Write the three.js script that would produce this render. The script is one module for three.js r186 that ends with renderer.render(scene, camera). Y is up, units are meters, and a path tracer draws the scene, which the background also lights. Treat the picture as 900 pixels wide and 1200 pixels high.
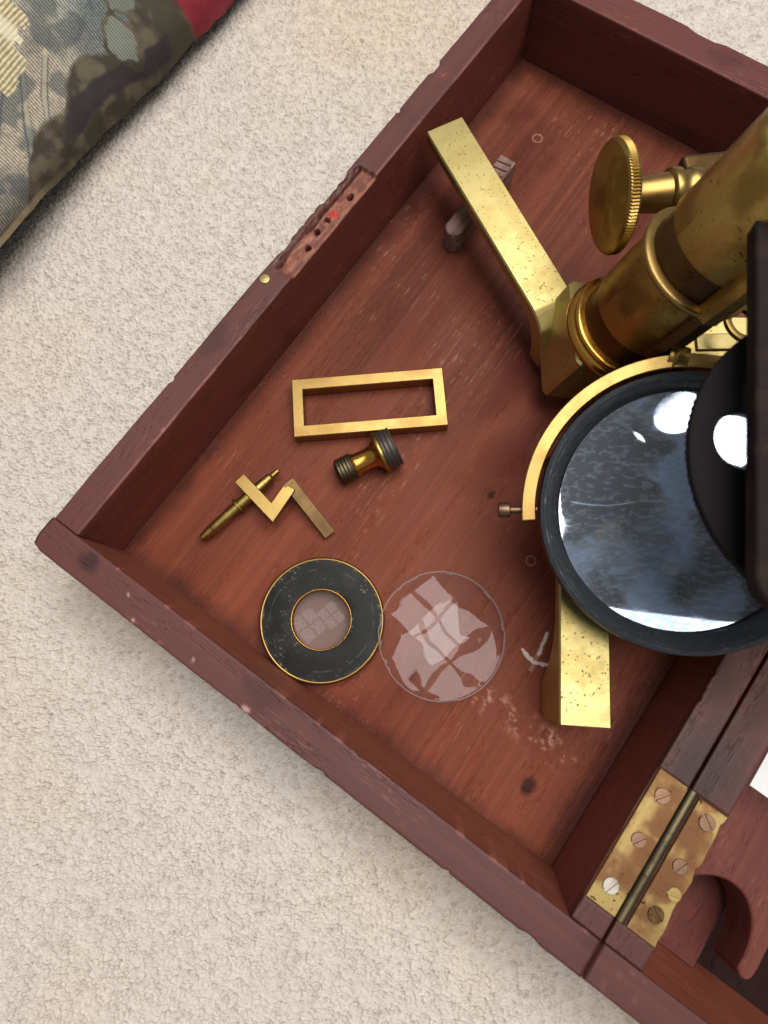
import * as THREE from 'three';
import { mergeGeometries, mergeVertices, toCreasedNormals } from 'three/addons/utils/BufferGeometryUtils.js';
import { RoundedBoxGeometry } from 'three/addons/geometries/RoundedBoxGeometry.js';
import { RectAreaLightUniformsLib } from 'three/addons/lights/RectAreaLightUniformsLib.js';

// ------------------------------------------------------------------ camera, light, exposure
const V = (x, y, z) => new THREE.Vector3(x, y, z);
const scene = new THREE.Scene();
const camera = new THREE.PerspectiveCamera(79.61, 0.75, 0.01, 20);
const EYE = V(0.1383, 0.2897, -0.0399), FWD = V(-0.15525, -0.97378, -0.16627);
camera.position.copy(EYE);
camera.up.set(-0.56221, 0.22548, -0.79566);
camera.lookAt(EYE.clone().add(FWD));
camera.focus = 0.28;
camera.userData.fStop = 9;
scene.add(camera);

scene.background = new THREE.Color(0.19, 0.19, 0.194);        // pale plain room all round
RectAreaLightUniformsLib.init();
const LIGHT_PANEL = { at: V(0.22, 1.48, -0.50), to: V(0.12, 0, -0.14), w: 1.3, h: 1.1 };  // overhead light source added out of view for soft light
const panelLight = new THREE.RectAreaLight(new THREE.Color(1.0, 0.975, 0.94), 3.9, LIGHT_PANEL.w, LIGHT_PANEL.h);
panelLight.position.copy(LIGHT_PANEL.at); panelLight.lookAt(LIGHT_PANEL.to); scene.add(panelLight);

const renderer = new THREE.WebGLRenderer({ antialias: true });
renderer.setSize(768, 1024);
renderer.toneMapping = THREE.LinearToneMapping;
renderer.toneMappingExposure = 1.3;
renderer.shadowMap.enabled = true;

// ------------------------------------------------------------------ noise and textures
function rng(seed) { let s = seed >>> 0; return () => { s = (s + 0x6d2b79f5) | 0; let t = Math.imul(s ^ (s >>> 15), 1 | s); t = (t + Math.imul(t ^ (t >>> 7), 61 | t)) ^ t; return ((t ^ (t >>> 14)) >>> 0) / 4294967296; }; }
function hash(ix, iy, s) { let h = Math.imul(ix | 0, 374761393) ^ Math.imul(iy | 0, 668265263) ^ Math.imul(s | 0, 2147483647 & 0x5bd1e995); h = Math.imul(h ^ (h >>> 13), 1274126177); h = Math.imul(h ^ (h >>> 15), 0x2c1b3c6d); return ((h ^ (h >>> 16)) >>> 0) / 4294967296; }
function vn(x, y, s) { const ix = Math.floor(x), iy = Math.floor(y); let fx = x - ix, fy = y - iy; fx = fx * fx * (3 - 2 * fx); fy = fy * fy * (3 - 2 * fy); const a = hash(ix, iy, s), b = hash(ix + 1, iy, s), c = hash(ix, iy + 1, s), d = hash(ix + 1, iy + 1, s); return a + (b - a) * fx + (c - a) * fy + (a - b - c + d) * fx * fy; }
function fbm(x, y, s, o = 4) { let v = 0, a = 0.5, t = 0; for (let i = 0; i < o; i++) { v += a * vn(x, y, s + i * 17); t += a; a *= 0.5; x *= 2.03; y *= 2.03; } return v / t; }
const sm = (a, b, x) => { const t = Math.min(1, Math.max(0, (x - a) / (b - a))); return t * t * (3 - 2 * t); };
const mix = (a, b, t) => a + (b - a) * t, mix3 = (a, b, t) => [mix(a[0], b[0], t), mix(a[1], b[1], t), mix(a[2], b[2], t)];
// fn(u, v, x, y) -> { c: [r, g, b] 0..255 sRGB, r: roughness 0..1, h: height 0..1 }
function textures(w, h, fn, repeat = [1, 1]) {
  const c = new Uint8Array(w * h * 4), r = new Uint8Array(w * h * 4), b = new Uint8Array(w * h * 4);
  for (let y = 0, i = 0; y < h; y++) for (let x = 0; x < w; x++, i += 4) {
    const p = fn((x + 0.5) / w, (y + 0.5) / h, x, y), k = (v) => Math.max(0, Math.min(255, Math.round(v)));
    c[i] = k(p.c[0]); c[i + 1] = k(p.c[1]); c[i + 2] = k(p.c[2]); c[i + 3] = 255;
    r[i] = r[i + 1] = r[i + 2] = k(p.r * 255); r[i + 3] = 255; b[i] = b[i + 1] = b[i + 2] = k(p.h * 255); b[i + 3] = 255;
  }
  const make = (d, srgb) => { const t = new THREE.DataTexture(d, w, h, THREE.RGBAFormat); t.magFilter = THREE.LinearFilter; t.minFilter = THREE.LinearFilter; t.wrapS = t.wrapT = THREE.MirroredRepeatWrapping; if (srgb) t.colorSpace = THREE.SRGBColorSpace; t.repeat.set(repeat[0], repeat[1]); t.needsUpdate = true; return t; };
  return { map: make(c, true), roughnessMap: make(r), bumpMap: make(b) };
}
const std = (o) => new THREE.MeshStandardMaterial({ side: THREE.DoubleSide, ...o });
const phys = (o) => new THREE.MeshPhysicalMaterial({ side: THREE.DoubleSide, ...o });

// wood: grain runs along v
function grain(x, y, s) {                                          // x across, y along, metres
  const wx = x + 0.0022 * (fbm(x * 26, y * 7, s) - 0.5) + 0.007 * (fbm(x * 7, y * 3.5, s + 3) - 0.5);
  const rings = fbm(wx * 420, y * 4, s + 5, 3), fine = 0.55 * fbm(wx * 1050, y * 10, s + 9, 2) + 0.45 * fbm(wx * 2600, y * 30, s + 10, 2), broad = fbm(wx * 34, y * 5, s + 12, 3);
  const pore = sm(0.66, 0.84, vn(wx * 2900, y * 420, s + 21)) * sm(0.45, 0.7, vn(wx * 260, y * 24, s + 25));
  return { rings, fine, broad, pore };
}
function woodTexture(seed, light, dark, opts = {}) {
  const { size = 0.25, px = 1024, wear = 0.3, rough = 0.5, scuff = 0.4, pore = 0.5, streak = 1 } = opts;
  return textures(px, px, (u, v) => {
    const x = u * size, y = v * size, g = grain(x, y, seed);
    let t = 0.5 + streak * (0.9 * (g.broad - 0.5) + 0.7 * (g.rings - 0.5) + 0.45 * (g.fine - 0.5));
    let c = mix3(dark, light, Math.max(0, Math.min(1, t)));
    c = mix3(c, [dark[0] * 0.6, dark[1] * 0.55, dark[2] * 0.55], g.pore * pore);
    const blot = fbm(x * 35, y * 25, seed + 40, 4);
    c = mix3(c, [dark[0] * 0.6, dark[1] * 0.55, dark[2] * 0.6], sm(0.56, 0.75, blot) * wear);
    const sc = sm(0.72, 0.84, vn(x * 1700, y * 300, seed + 50)) * sm(0.55, 0.7, fbm(x * 60, y * 40, seed + 51, 2));
    c = mix3(c, [light[0] * 1.35 + 15, light[1] * 1.4 + 20, light[2] * 1.4 + 18], sc * scuff);
    return { c, r: rough + 0.25 * (blot - 0.5) + 0.15 * g.pore + 0.1 * (g.fine - 0.5), h: 0.6 + 0.25 * (g.fine - 0.5) - 0.5 * g.pore + 0.2 * (blot - 0.5) };
  }, [1 / size, 1 / size]);
}
const FW = 0.240, FL = 0.355;                                      // inner floor of the tray
const ringMark = (x, y, cx, cy, r) => { const d = Math.hypot(x - cx, y - cy) + 0.0005 * (vn(x * 2500, y * 2500, 3) - 0.5); return sm(0.0006, 0.0001, Math.abs(d - r)); };
const seg = (x, y, ax, ay, bx, by) => { const dx = bx - ax, dy = by - ay, t = Math.max(0, Math.min(1, ((x - ax) * dx + (y - ay) * dy) / (dx * dx + dy * dy))); return [Math.hypot(x - ax - dx * t, y - ay - dy * t), t]; };
const floorTex = textures(1024, 1536, (u, v) => {
  const x = u * FW, z = -v * FL, g = grain(x * 1.0, v * FL, 77);
  const light = [133, 72, 52], dark = [90, 44, 31];
  let t = 0.5 + 0.9 * (g.broad - 0.5) + 0.45 * (g.rings - 0.5) + 0.95 * (g.fine - 0.5);
  let c = mix3(dark, light, Math.max(0, Math.min(1, t)));
  c = mix3(c, [78, 36, 28], g.pore * 0.3);
  const blot = fbm(x * 28, z * 20, 91, 4);
  c = mix3(c, [80, 32, 24], sm(0.52, 0.75, blot) * 0.55);
  c = mix3(c, [150, 72, 46], sm(0.6, 0.3, v * 1.0 + 0.35 * (fbm(x * 18, z * 14, 95) - 0.5)) * 0.28);  // warmer, less faded towards the front
  // darker in a narrow band along the walls
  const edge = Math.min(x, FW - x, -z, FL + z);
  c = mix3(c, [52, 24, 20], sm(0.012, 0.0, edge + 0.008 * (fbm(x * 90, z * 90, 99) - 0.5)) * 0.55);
  let wear = 0;
  const add = (k) => { wear = Math.max(wear, k); };
  add(0.75 * ringMark(x, z, 0.0373, -0.3130, 0.0026)); add(0.7 * ringMark(x, z, 0.1625, -0.1102, 0.0022));
  // fine scratches along the grain and pale specks
  add(0.40 * sm(0.80, 0.92, vn(x * 2200, z * 170, 61)) * sm(0.52, 0.75, fbm(x * 45, z * 30, 62, 2)));
  add(0.35 * sm(0.86, 0.96, vn(x * 1300, z * 1300, 64)) * sm(0.5, 0.7, fbm(x * 25, z * 25, 66, 2)));
  { const d = seg(x, z, 0.178, -0.046, 0.222, -0.046)[0]; add(0.75 * sm(0.010, 0.001, d) * sm(0.52, 0.8, fbm(x * 420, z * 420, 68, 3)) ); }
  { const d = Math.hypot(x - 0.2115, z + 0.0480); add(0.95 * sm(0.007, 0.001, d) * sm(0.45, 0.7, fbm(x * 600, z * 600, 70, 2))); }
  c = mix3(c, [206, 168, 152], wear * 0.8);
  // the chalk-white cross scratched into the boards
  let xx = 0; const wob = 0.0007 * (vn(x * 700, z * 700, 5) - 0.5);
  { const [d, t] = seg(x, z, 0.1815, -0.0735, 0.1885, -0.0715); xx = Math.max(xx, sm(0.0012, 0.0005, d + wob)); }
  { const [d, t] = seg(x, z, 0.1885, -0.0715, 0.1962, -0.0752); xx = Math.max(xx, sm(0.0012, 0.0006, d + wob)); }
  { const [d, t] = seg(x, z, 0.1867, -0.0862, 0.1885, -0.0760); xx = Math.max(xx, sm(0.0011, 0.0003, d + wob - 0.0003 * t)); }
  { const [d, t] = seg(x, z, 0.1885, -0.0760, 0.1893, -0.0680); xx = Math.max(xx, 0.4 * sm(0.0016, 0.0003, d + wob)); }
  c = mix3(c, [222, 214, 208], xx * (0.7 + 0.3 * vn(x * 2600, z * 2600, 8)));
  // two small dark knots
  for (const [kx, kz, kr] of [[0.1298, -0.1262, 0.0022], [0.1448, -0.1305, 0.0015], [0.215, -0.026, 0.004]]) c = mix3(c, [42, 18, 16], 0.8 * sm(kr, kr * 0.3, Math.hypot(x - kx, (z - kz) * 0.7) + 0.001 * (vn(x * 1500, z * 1500, 9) - 0.5)));
  return { c, r: 0.56 + 0.3 * (blot - 0.5) + 0.2 * g.pore + 0.15 * (g.fine - 0.5) + 0.2 * wear, h: 0.6 + 0.45 * (g.fine - 0.5) - 0.4 * g.pore + 0.15 * (g.rings - 0.5) };
});
const wood = {
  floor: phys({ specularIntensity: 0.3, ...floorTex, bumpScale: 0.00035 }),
  rim: phys({ specularIntensity: 0.75, ...woodTexture(11, [110, 65, 58], [82, 45, 40], { wear: 0.35, rough: 0.5, scuff: 0.3, pore: 0.25, streak: 0.7 }), bumpScale: 0.0002, vertexColors: true }),
  inner: phys({ specularIntensity: 0.3, ...woodTexture(23, [140, 72, 50], [84, 38, 28], { wear: 0.5, rough: 0.55 }), bumpScale: 0.0003, vertexColors: true }),
  lid: phys({ specularIntensity: 0.35, ...woodTexture(35, [122, 68, 58], [92, 48, 42], { wear: 0.35, rough: 0.5, px: 768, scuff: 0.2, pore: 0.3 }), bumpScale: 0.0003, vertexColors: true }),
  deepShadow: phys({ specularIntensity: 0.3, ...woodTexture(41, [44, 20, 16], [28, 13, 12], { wear: 0.4, rough: 0.7, px: 256, size: 0.125 }), bumpScale: 0.0003, vertexColors: true }),  // near-black wood paints the shadow inside the lid
  grey: phys({ specularIntensity: 0.3, ...woodTexture(47, [158, 128, 116], [104, 76, 68], { wear: 0.4, rough: 0.6, px: 512, size: 0.125 }), bumpScale: 0.0004 }),
};
function brassTexture(seed, base, tarnish, pit, opts = {}) {
  const { size = 0.06, px = 512, amount = 0.6, pits = 0.6, rough = 0.34, brushed = 0.3 } = opts;
  return textures(px, px, (u, v) => {
    const x = u * size, y = v * size, b = fbm(x * 90, y * 90, seed, 4), b2 = fbm(x * 260, y * 260, seed + 7, 3), br = vn(x * 500, y * 6000, seed + 11);
    let c = mix3(base, tarnish, sm(0.42, 0.72, b) * amount);
    const p = sm(0.74, 0.86, fbm(x * 1100, y * 1100, seed + 21, 2)) * sm(0.50, 0.64, fbm(x * 45, y * 45, seed + 31, 2)) + 0.5 * sm(0.88, 0.95, vn(x * 2100, y * 2100, seed + 23)) * sm(0.52, 0.66, fbm(x * 70, y * 70, seed + 29, 2));
    c = mix3(c, pit, Math.min(1, p) * pits);
    return { c, r: rough + 0.12 * (b2 - 0.5) + 0.10 * (b - 0.5) + brushed * 0.2 * (br - 0.5) + 0.25 * p, h: 0.6 + 0.2 * (b2 - 0.5) + 0.15 * brushed * (br - 0.5) - 0.4 * p };
  }, [1 / size, 1 / size]);
}
const metal = (t, o = {}) => std({ ...t, metalness: 1, roughness: 1, bumpScale: 0.00008, ...o });
const brass = {
  pale: metal(brassTexture(3, [184, 168, 112], [174, 154, 96], [92, 70, 34], { rough: 0.46, pits: 0.6, amount: 0.6 })),
  gold: metal(brassTexture(5, [162, 134, 80], [148, 116, 66], [90, 62, 28], { rough: 0.36, pits: 0.35 })),
  aged: metal(brassTexture(7, [178, 150, 84], [140, 112, 60], [56, 36, 18], { rough: 0.38, pits: 0.9, amount: 0.9 })),
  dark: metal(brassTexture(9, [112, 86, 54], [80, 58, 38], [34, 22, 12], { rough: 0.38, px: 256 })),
  lacquer: metal(brassTexture(13, [200, 150, 70], [172, 112, 48], [90, 50, 20], { rough: 0.24, px: 256 })),
  hinge: metal(brassTexture(15, [166, 144, 92], [118, 84, 58], [60, 42, 30], { rough: 0.50, amount: 1.0, pits: 0.9, size: 0.04 })),
  shadowed: metal(brassTexture(25, [120, 96, 64], [92, 70, 48], [44, 32, 22], { rough: 0.5, px: 256, size: 0.03 })),  // darker brass painting in the shadowed face of the clip leg
  barrel: metal(brassTexture(21, [104, 94, 72], [70, 62, 50], [36, 30, 24], { rough: 0.5, px: 256, size: 0.03 })),
  screw: metal(brassTexture(17, [132, 104, 84], [92, 68, 54], [50, 32, 22], { rough: 0.42, px: 256, size: 0.03 })),
  steel: metal(brassTexture(19, [190, 182, 170], [130, 118, 104], [60, 48, 40], { rough: 0.38, px: 256, size: 0.03 })),
};

// ------------------------------------------------------------------ geometry helpers
function projectUV(g0, grainAxis = 2, offset = [0, 0]) {            // uv in metres from the dominant side of each face; v follows the grain axis
  const g = g0.index ? g0.toNonIndexed() : g0, p = g.attributes.position, uv = new Float32Array(p.count * 2), a = V(), b = V(), c = V(), n = V();
  for (let i = 0; i < p.count; i += 3) {
    a.fromBufferAttribute(p, i); b.fromBufferAttribute(p, i + 1); c.fromBufferAttribute(p, i + 2); n.copy(b).sub(a).cross(c.clone().sub(a));
    const m = [Math.abs(n.x), Math.abs(n.y), Math.abs(n.z)], k = m[1] >= m[0] && m[1] >= m[2] ? 1 : m[0] >= m[2] ? 0 : 2;
    const rest = [0, 1, 2].filter((q) => q !== k); let vAxis = rest.includes(grainAxis) ? grainAxis : rest[1]; const uAxis = rest.find((q) => q !== vAxis);
    [a, b, c].forEach((q, j) => { const e = q.toArray(); uv[(i + j) * 2] = e[uAxis] + offset[0] + k * 0.0371; uv[(i + j) * 2 + 1] = e[vAxis] + offset[1]; });
  }
  g.setAttribute('uv', new THREE.BufferAttribute(uv, 2));
  return g;
}
function rbox(w, h, d, r = 0.0006, s = 2) { return new RoundedBoxGeometry(w, h, d, s, Math.min(r, w * 0.45, h * 0.45, d * 0.45)); }
function clean(list) {                                             // same attributes, no index, so that they merge
  return mergeGeometries(list.map((g0) => { const g = g0.index ? g0.toNonIndexed() : g0; if (!g.attributes.normal) g.computeVertexNormals(); if (!g.attributes.uv) projectUV(g); for (const k of Object.keys(g.attributes)) if (!['position', 'normal', 'uv'].includes(k)) g.deleteAttribute(k); return g; }));
}
const at = (g, x, y, z, m) => { if (m) g.applyMatrix4(m); return g.translate(x, y, z); };
function basis(x, y, z, o = V()) { return new THREE.Matrix4().makeBasis(x, y, z).setPosition(o); }
const yAlong = (dir, o = V()) => new THREE.Matrix4().makeRotationFromQuaternion(new THREE.Quaternion().setFromUnitVectors(V(0, 1, 0), dir.clone().normalize())).setPosition(o);
const lathe = (pts, n = 64) => new THREE.LatheGeometry(pts.map(([r, y]) => new THREE.Vector2(Math.max(r, 0.00001), y)), n);
const crisp = (g, deg = 30) => { const q = g.clone(); q.deleteAttribute('uv'); q.deleteAttribute('normal'); return toCreasedNormals(mergeVertices(q, 1e-6), deg * Math.PI / 180); };
function extrude(shape, depth, bevel = 0.0004, seg = 1, curve = 24) {
  return new THREE.ExtrudeGeometry(shape, { depth: depth - 2 * bevel, bevelEnabled: bevel > 0, bevelThickness: bevel, bevelSize: bevel, bevelOffset: -bevel, bevelSegments: seg, curveSegments: curve }).translate(0, 0, bevel);
}
// a bar of rounded rectangular section swept in a straight line along axis 'x' or 'z'; shape() may move and tint each point (worn, chipped wood)
function wornBar(axis, lo, hi, radius, step, nTop, shape) {
  const along = axis === 'z' ? 2 : 0, across = axis === 'z' ? 0 : 2, L = hi[along] - lo[along], n = Math.max(2, Math.ceil(L / step));
  const ring = [], a0 = lo[across], a1 = hi[across], y0 = lo[1], y1 = hi[1], arc = (cx, cy, s) => { for (let i = 0; i <= 4; i++) { const t = s + i / 4 * Math.PI / 2; ring.push([cx + radius * Math.cos(t), cy + radius * Math.sin(t)]); } };
  ring.push([a1, y0], [a1, (y0 + y1) / 2], [a1, y1 - 0.006], [a1, y1 - radius - 0.0012]); arc(a1 - radius, y1 - radius, 0);
  for (let i = 1; i < nTop; i++) ring.push([mix(a1 - radius, a0 + radius, i / nTop), y1]);
  arc(a0 + radius, y1 - radius, Math.PI / 2); ring.push([a0, y1 - radius - 0.0012], [a0, y1 - 0.006], [a0, (y0 + y1) / 2], [a0, y0]);
  const m = ring.length, pos = [], col = [], uv = [], idx = []; let per = [0];
  for (let j = 1; j < m; j++) per.push(per[j - 1] + Math.hypot(ring[j][0] - ring[j - 1][0], ring[j][1] - ring[j - 1][1]));
  for (let i = 0; i <= n; i++) {
    const s = lo[along] + L * i / n;
    for (let j = 0; j < m; j++) {
      const p = [0, 0, 0]; p[along] = s; p[across] = ring[j][0]; p[1] = ring[j][1]; const tint = [1, 1, 1];
      if (shape) shape(p, tint);
      pos.push(...p); col.push(...tint); uv.push(per[j], s);
    }
  }
  for (let i = 0; i < n; i++) for (let j = 0; j < m - 1; j++) { const a = i * m + j, b = a + 1, c = a + m, d = c + 1; if (axis === 'z') idx.push(a, b, c, b, d, c); else idx.push(a, c, b, b, c, d); }
  for (const i of [0, n]) { const c = pos.length / 3; let sx = [0, 0, 0]; for (let j = 0; j < m; j++) for (let k = 0; k < 3; k++) sx[k] += pos[(i * m + j) * 3 + k] / m; pos.push(...sx); col.push(1, 1, 1); uv.push(0, sx[along]);
    for (let j = 0; j < m - 1; j++) { const a = i * m + j; if ((i === 0) === (axis === 'z')) idx.push(c, a + 1, a); else idx.push(c, a, a + 1); } }
  const g = new THREE.BufferGeometry();
  g.setAttribute('position', new THREE.Float32BufferAttribute(pos, 3)); g.setAttribute('color', new THREE.Float32BufferAttribute(col, 3)); g.setAttribute('uv', new THREE.Float32BufferAttribute(uv, 2));
  g.setIndex(idx); g.computeVertexNormals();
  return g;
}
const white = (g) => { g.setAttribute('color', new THREE.BufferAttribute(new Float32Array(g.attributes.position.count * 3).fill(1), 3)); return g; };

// ------------------------------------------------------------------ objects
const used = {};
const numbered = (n) => { const k = used[n] = (used[n] ?? -1) + 1; return k ? `${n}_${String(k).padStart(3, '0')}` : n; };
function thing(name, label, category, base) { const o = new THREE.Group(); o.name = numbered(name); o.position.copy(base); o.userData = { label, category }; scene.add(o); return o; }
// geometry is given in world metres and moved into its parent's frame
function part(name, geo, material, parent, label) {
  const m = new THREE.Mesh(geo, material); m.name = name; m.castShadow = m.receiveShadow = true;
  const o = V(); for (let q = parent; q && q !== scene; q = q.parent) o.add(q.position);
  geo.computeBoundingBox(); geo.translate(-o.x, -o.y, -o.z);
  if (label) m.userData.label = label;
  parent.add(m); return m;
}
function holder(name, parent, label) { const g = new THREE.Group(); g.name = name; if (label) g.userData.label = label; parent.add(g); return g; }

// ================================================================== the window added out of view to light the tray
{
  const n = LIGHT_PANEL.to.clone().sub(LIGHT_PANEL.at).normalize(), w = thing('added_light_panel', 'added unseen white framed overhead window above and behind the case, bright with daylight', 'window', LIGHT_PANEL.at.clone());
  w.lookAt(LIGHT_PANEL.to);
  const glowFace = new THREE.MeshStandardMaterial({ color: 0x222222, emissive: new THREE.Color(1, 0.975, 0.94), emissiveIntensity: 2.0 }), bar = new THREE.MeshStandardMaterial({ color: 0xcfcac0, roughness: 0.6 });
  const put = (name, g, m) => { const q = new THREE.Mesh(g, m); q.name = name; q.castShadow = false; w.add(q); };
  put('glowFace', new THREE.PlaneGeometry(LIGHT_PANEL.w, LIGHT_PANEL.h).translate(0, 0, -0.03), glowFace);
  for (const [bx, by, bw, bh] of [[0, LIGHT_PANEL.h / 2 + 0.04, LIGHT_PANEL.w + 0.16, 0.08], [0, -LIGHT_PANEL.h / 2 - 0.04, LIGHT_PANEL.w + 0.16, 0.08], [-LIGHT_PANEL.w / 2 - 0.04, 0, 0.08, LIGHT_PANEL.h], [LIGHT_PANEL.w / 2 + 0.04, 0, 0.08, LIGHT_PANEL.h]]) put('frame_rail', rbox(bw, bh, 0.06, 0.006), bar);
}

// ================================================================== carpet
const CY = -0.0075, H = 0.0412;
{
  const poly = [[-0.31, -0.22], [0.10, -0.50], [0.37, -0.01], [0.085, 0.20]];   // what can be looked at, a little more all round
  const inside = (x, z, pad) => { for (let i = 0; i < 4; i++) { const [ax, az] = poly[i], [bx, bz] = poly[(i + 1) % 4], l = Math.hypot(bx - ax, bz - az); if (((bx - ax) * (z - az) - (bz - az) * (x - ax)) / l < -pad) return false; } return true; };
  const G = 0.00045, x0 = -0.36, x1 = 0.42, z0 = -0.54, z1 = 0.25, nx = Math.round((x1 - x0) / G), nz = Math.round((z1 - z0) / G);
  const keep = (x, z) => inside(x, z, 0.035) && !(x > -0.009 && x < 0.50 && z > -0.368 && z < 0.010);
  const cell = 0.0017, tuft = (x, z) => {
    const wx = x + 0.0014 * (vn(x * 500, z * 500, 71) - 0.5) + 0.0016 * (vn(x * 120, z * 120, 72) - 0.5), wz = z + 0.0014 * (vn(x * 500, z * 500, 73) - 0.5) + 0.0016 * (vn(x * 120, z * 120, 74) - 0.5);
    const cx = Math.floor(wx / cell), cz = Math.floor(wz / cell); let f1 = 9, f2 = 9, id = 0;
    for (let i = -1; i <= 1; i++) for (let j = -1; j <= 1; j++) {
      const ux = (cx + i + hash(cx + i, cz + j, 75)) * cell, uz = (cz + j + hash(cx + i, cz + j, 76)) * cell, d = Math.hypot(wx - ux, wz - uz) / cell;
      if (d < f1) { f2 = f1; f1 = d; id = hash(cx + i, cz + j, 77); } else if (d < f2) f2 = d;
    }
    return { f1, gap: f2 - f1, id };
  };
  const index = new Int32Array((nx + 1) * (nz + 1)).fill(-1), pos = [], col = [], idx = [];
  const vert = (i, j) => {
    const k = j * (nx + 1) + i; if (index[k] >= 0) return index[k];
    const x = x0 + i * G, z = z0 + j * G, t = tuft(x, z);
    const dip = sm(0.27, 0.02, t.gap), n2 = fbm(x * 520 + 40 * z, z * 470, 88, 2), open = sm(0.40, 0.58, fbm(x * 480, z * 480, 89, 2)), worm = sm(0.045, 0.008, Math.abs(n2 - 0.5)) * open;
    let y = CY + 0.0004 * (t.id - 0.5) * 2 - t.f1 * t.f1 * 0.0007 - dip * (0.0005 + 0.0011 * open) - 0.0012 * worm + 0.0030 * (fbm(x * 14, z * 14, 83, 3) - 0.5) - 0.0004 * sm(0.55, 0.8, fbm(x * 60, z * 60, 85, 2)) + 0.00035 * (vn(x * 1900, z * 1900, 86) - 0.5);
    const near = Math.max(-0.010 - x, x - 0.50, -0.37 - z, z - 0.012, 0); y -= 0.0018 * sm(0.012, 0, near);
    const warm = sm(0.3, 0.7, fbm(x * 9, z * 9, 87, 3)), id = 0.93 + 0.14 * t.id;
    pos.push(x, y, z); col.push(0.665 * id * mix(0.99, 1.01, warm), 0.590 * id * mix(1.02, 0.97, warm), 0.505 * id * mix(1.06, 0.93, warm));
    return index[k] = pos.length / 3 - 1;
  };
  for (let j = 0; j < nz; j++) for (let i = 0; i < nx; i++) if (keep(x0 + (i + 0.5) * G, z0 + (j + 0.5) * G)) { const a = vert(i, j), b = vert(i + 1, j), c = vert(i, j + 1), d = vert(i + 1, j + 1); idx.push(a, c, b, b, c, d); }
  const base = pos.length / 3, S = 1.6;                           // the rest of the carpet, to well beyond the picture
  for (const [x, z] of [[-S, -S], [S, -S], [-S, S], [S, S]]) { pos.push(x, CY - 0.0045, z); col.push(0.60, 0.55, 0.47); }
  idx.push(base, base + 2, base + 1, base + 1, base + 2, base + 3);
  const g = new THREE.BufferGeometry(); g.setAttribute('position', new THREE.Float32BufferAttribute(pos, 3)); g.setAttribute('color', new THREE.Float32BufferAttribute(col, 3)); g.setIndex(idx); g.computeVertexNormals();
  const m = new THREE.Mesh(g, std({ vertexColors: true, roughness: 1 })); m.name = 'carpet'; m.receiveShadow = m.castShadow = true;
  m.userData = { kind: 'structure', label: 'pale beige cut pile carpet under the wooden case' }; scene.add(m);
}

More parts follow.
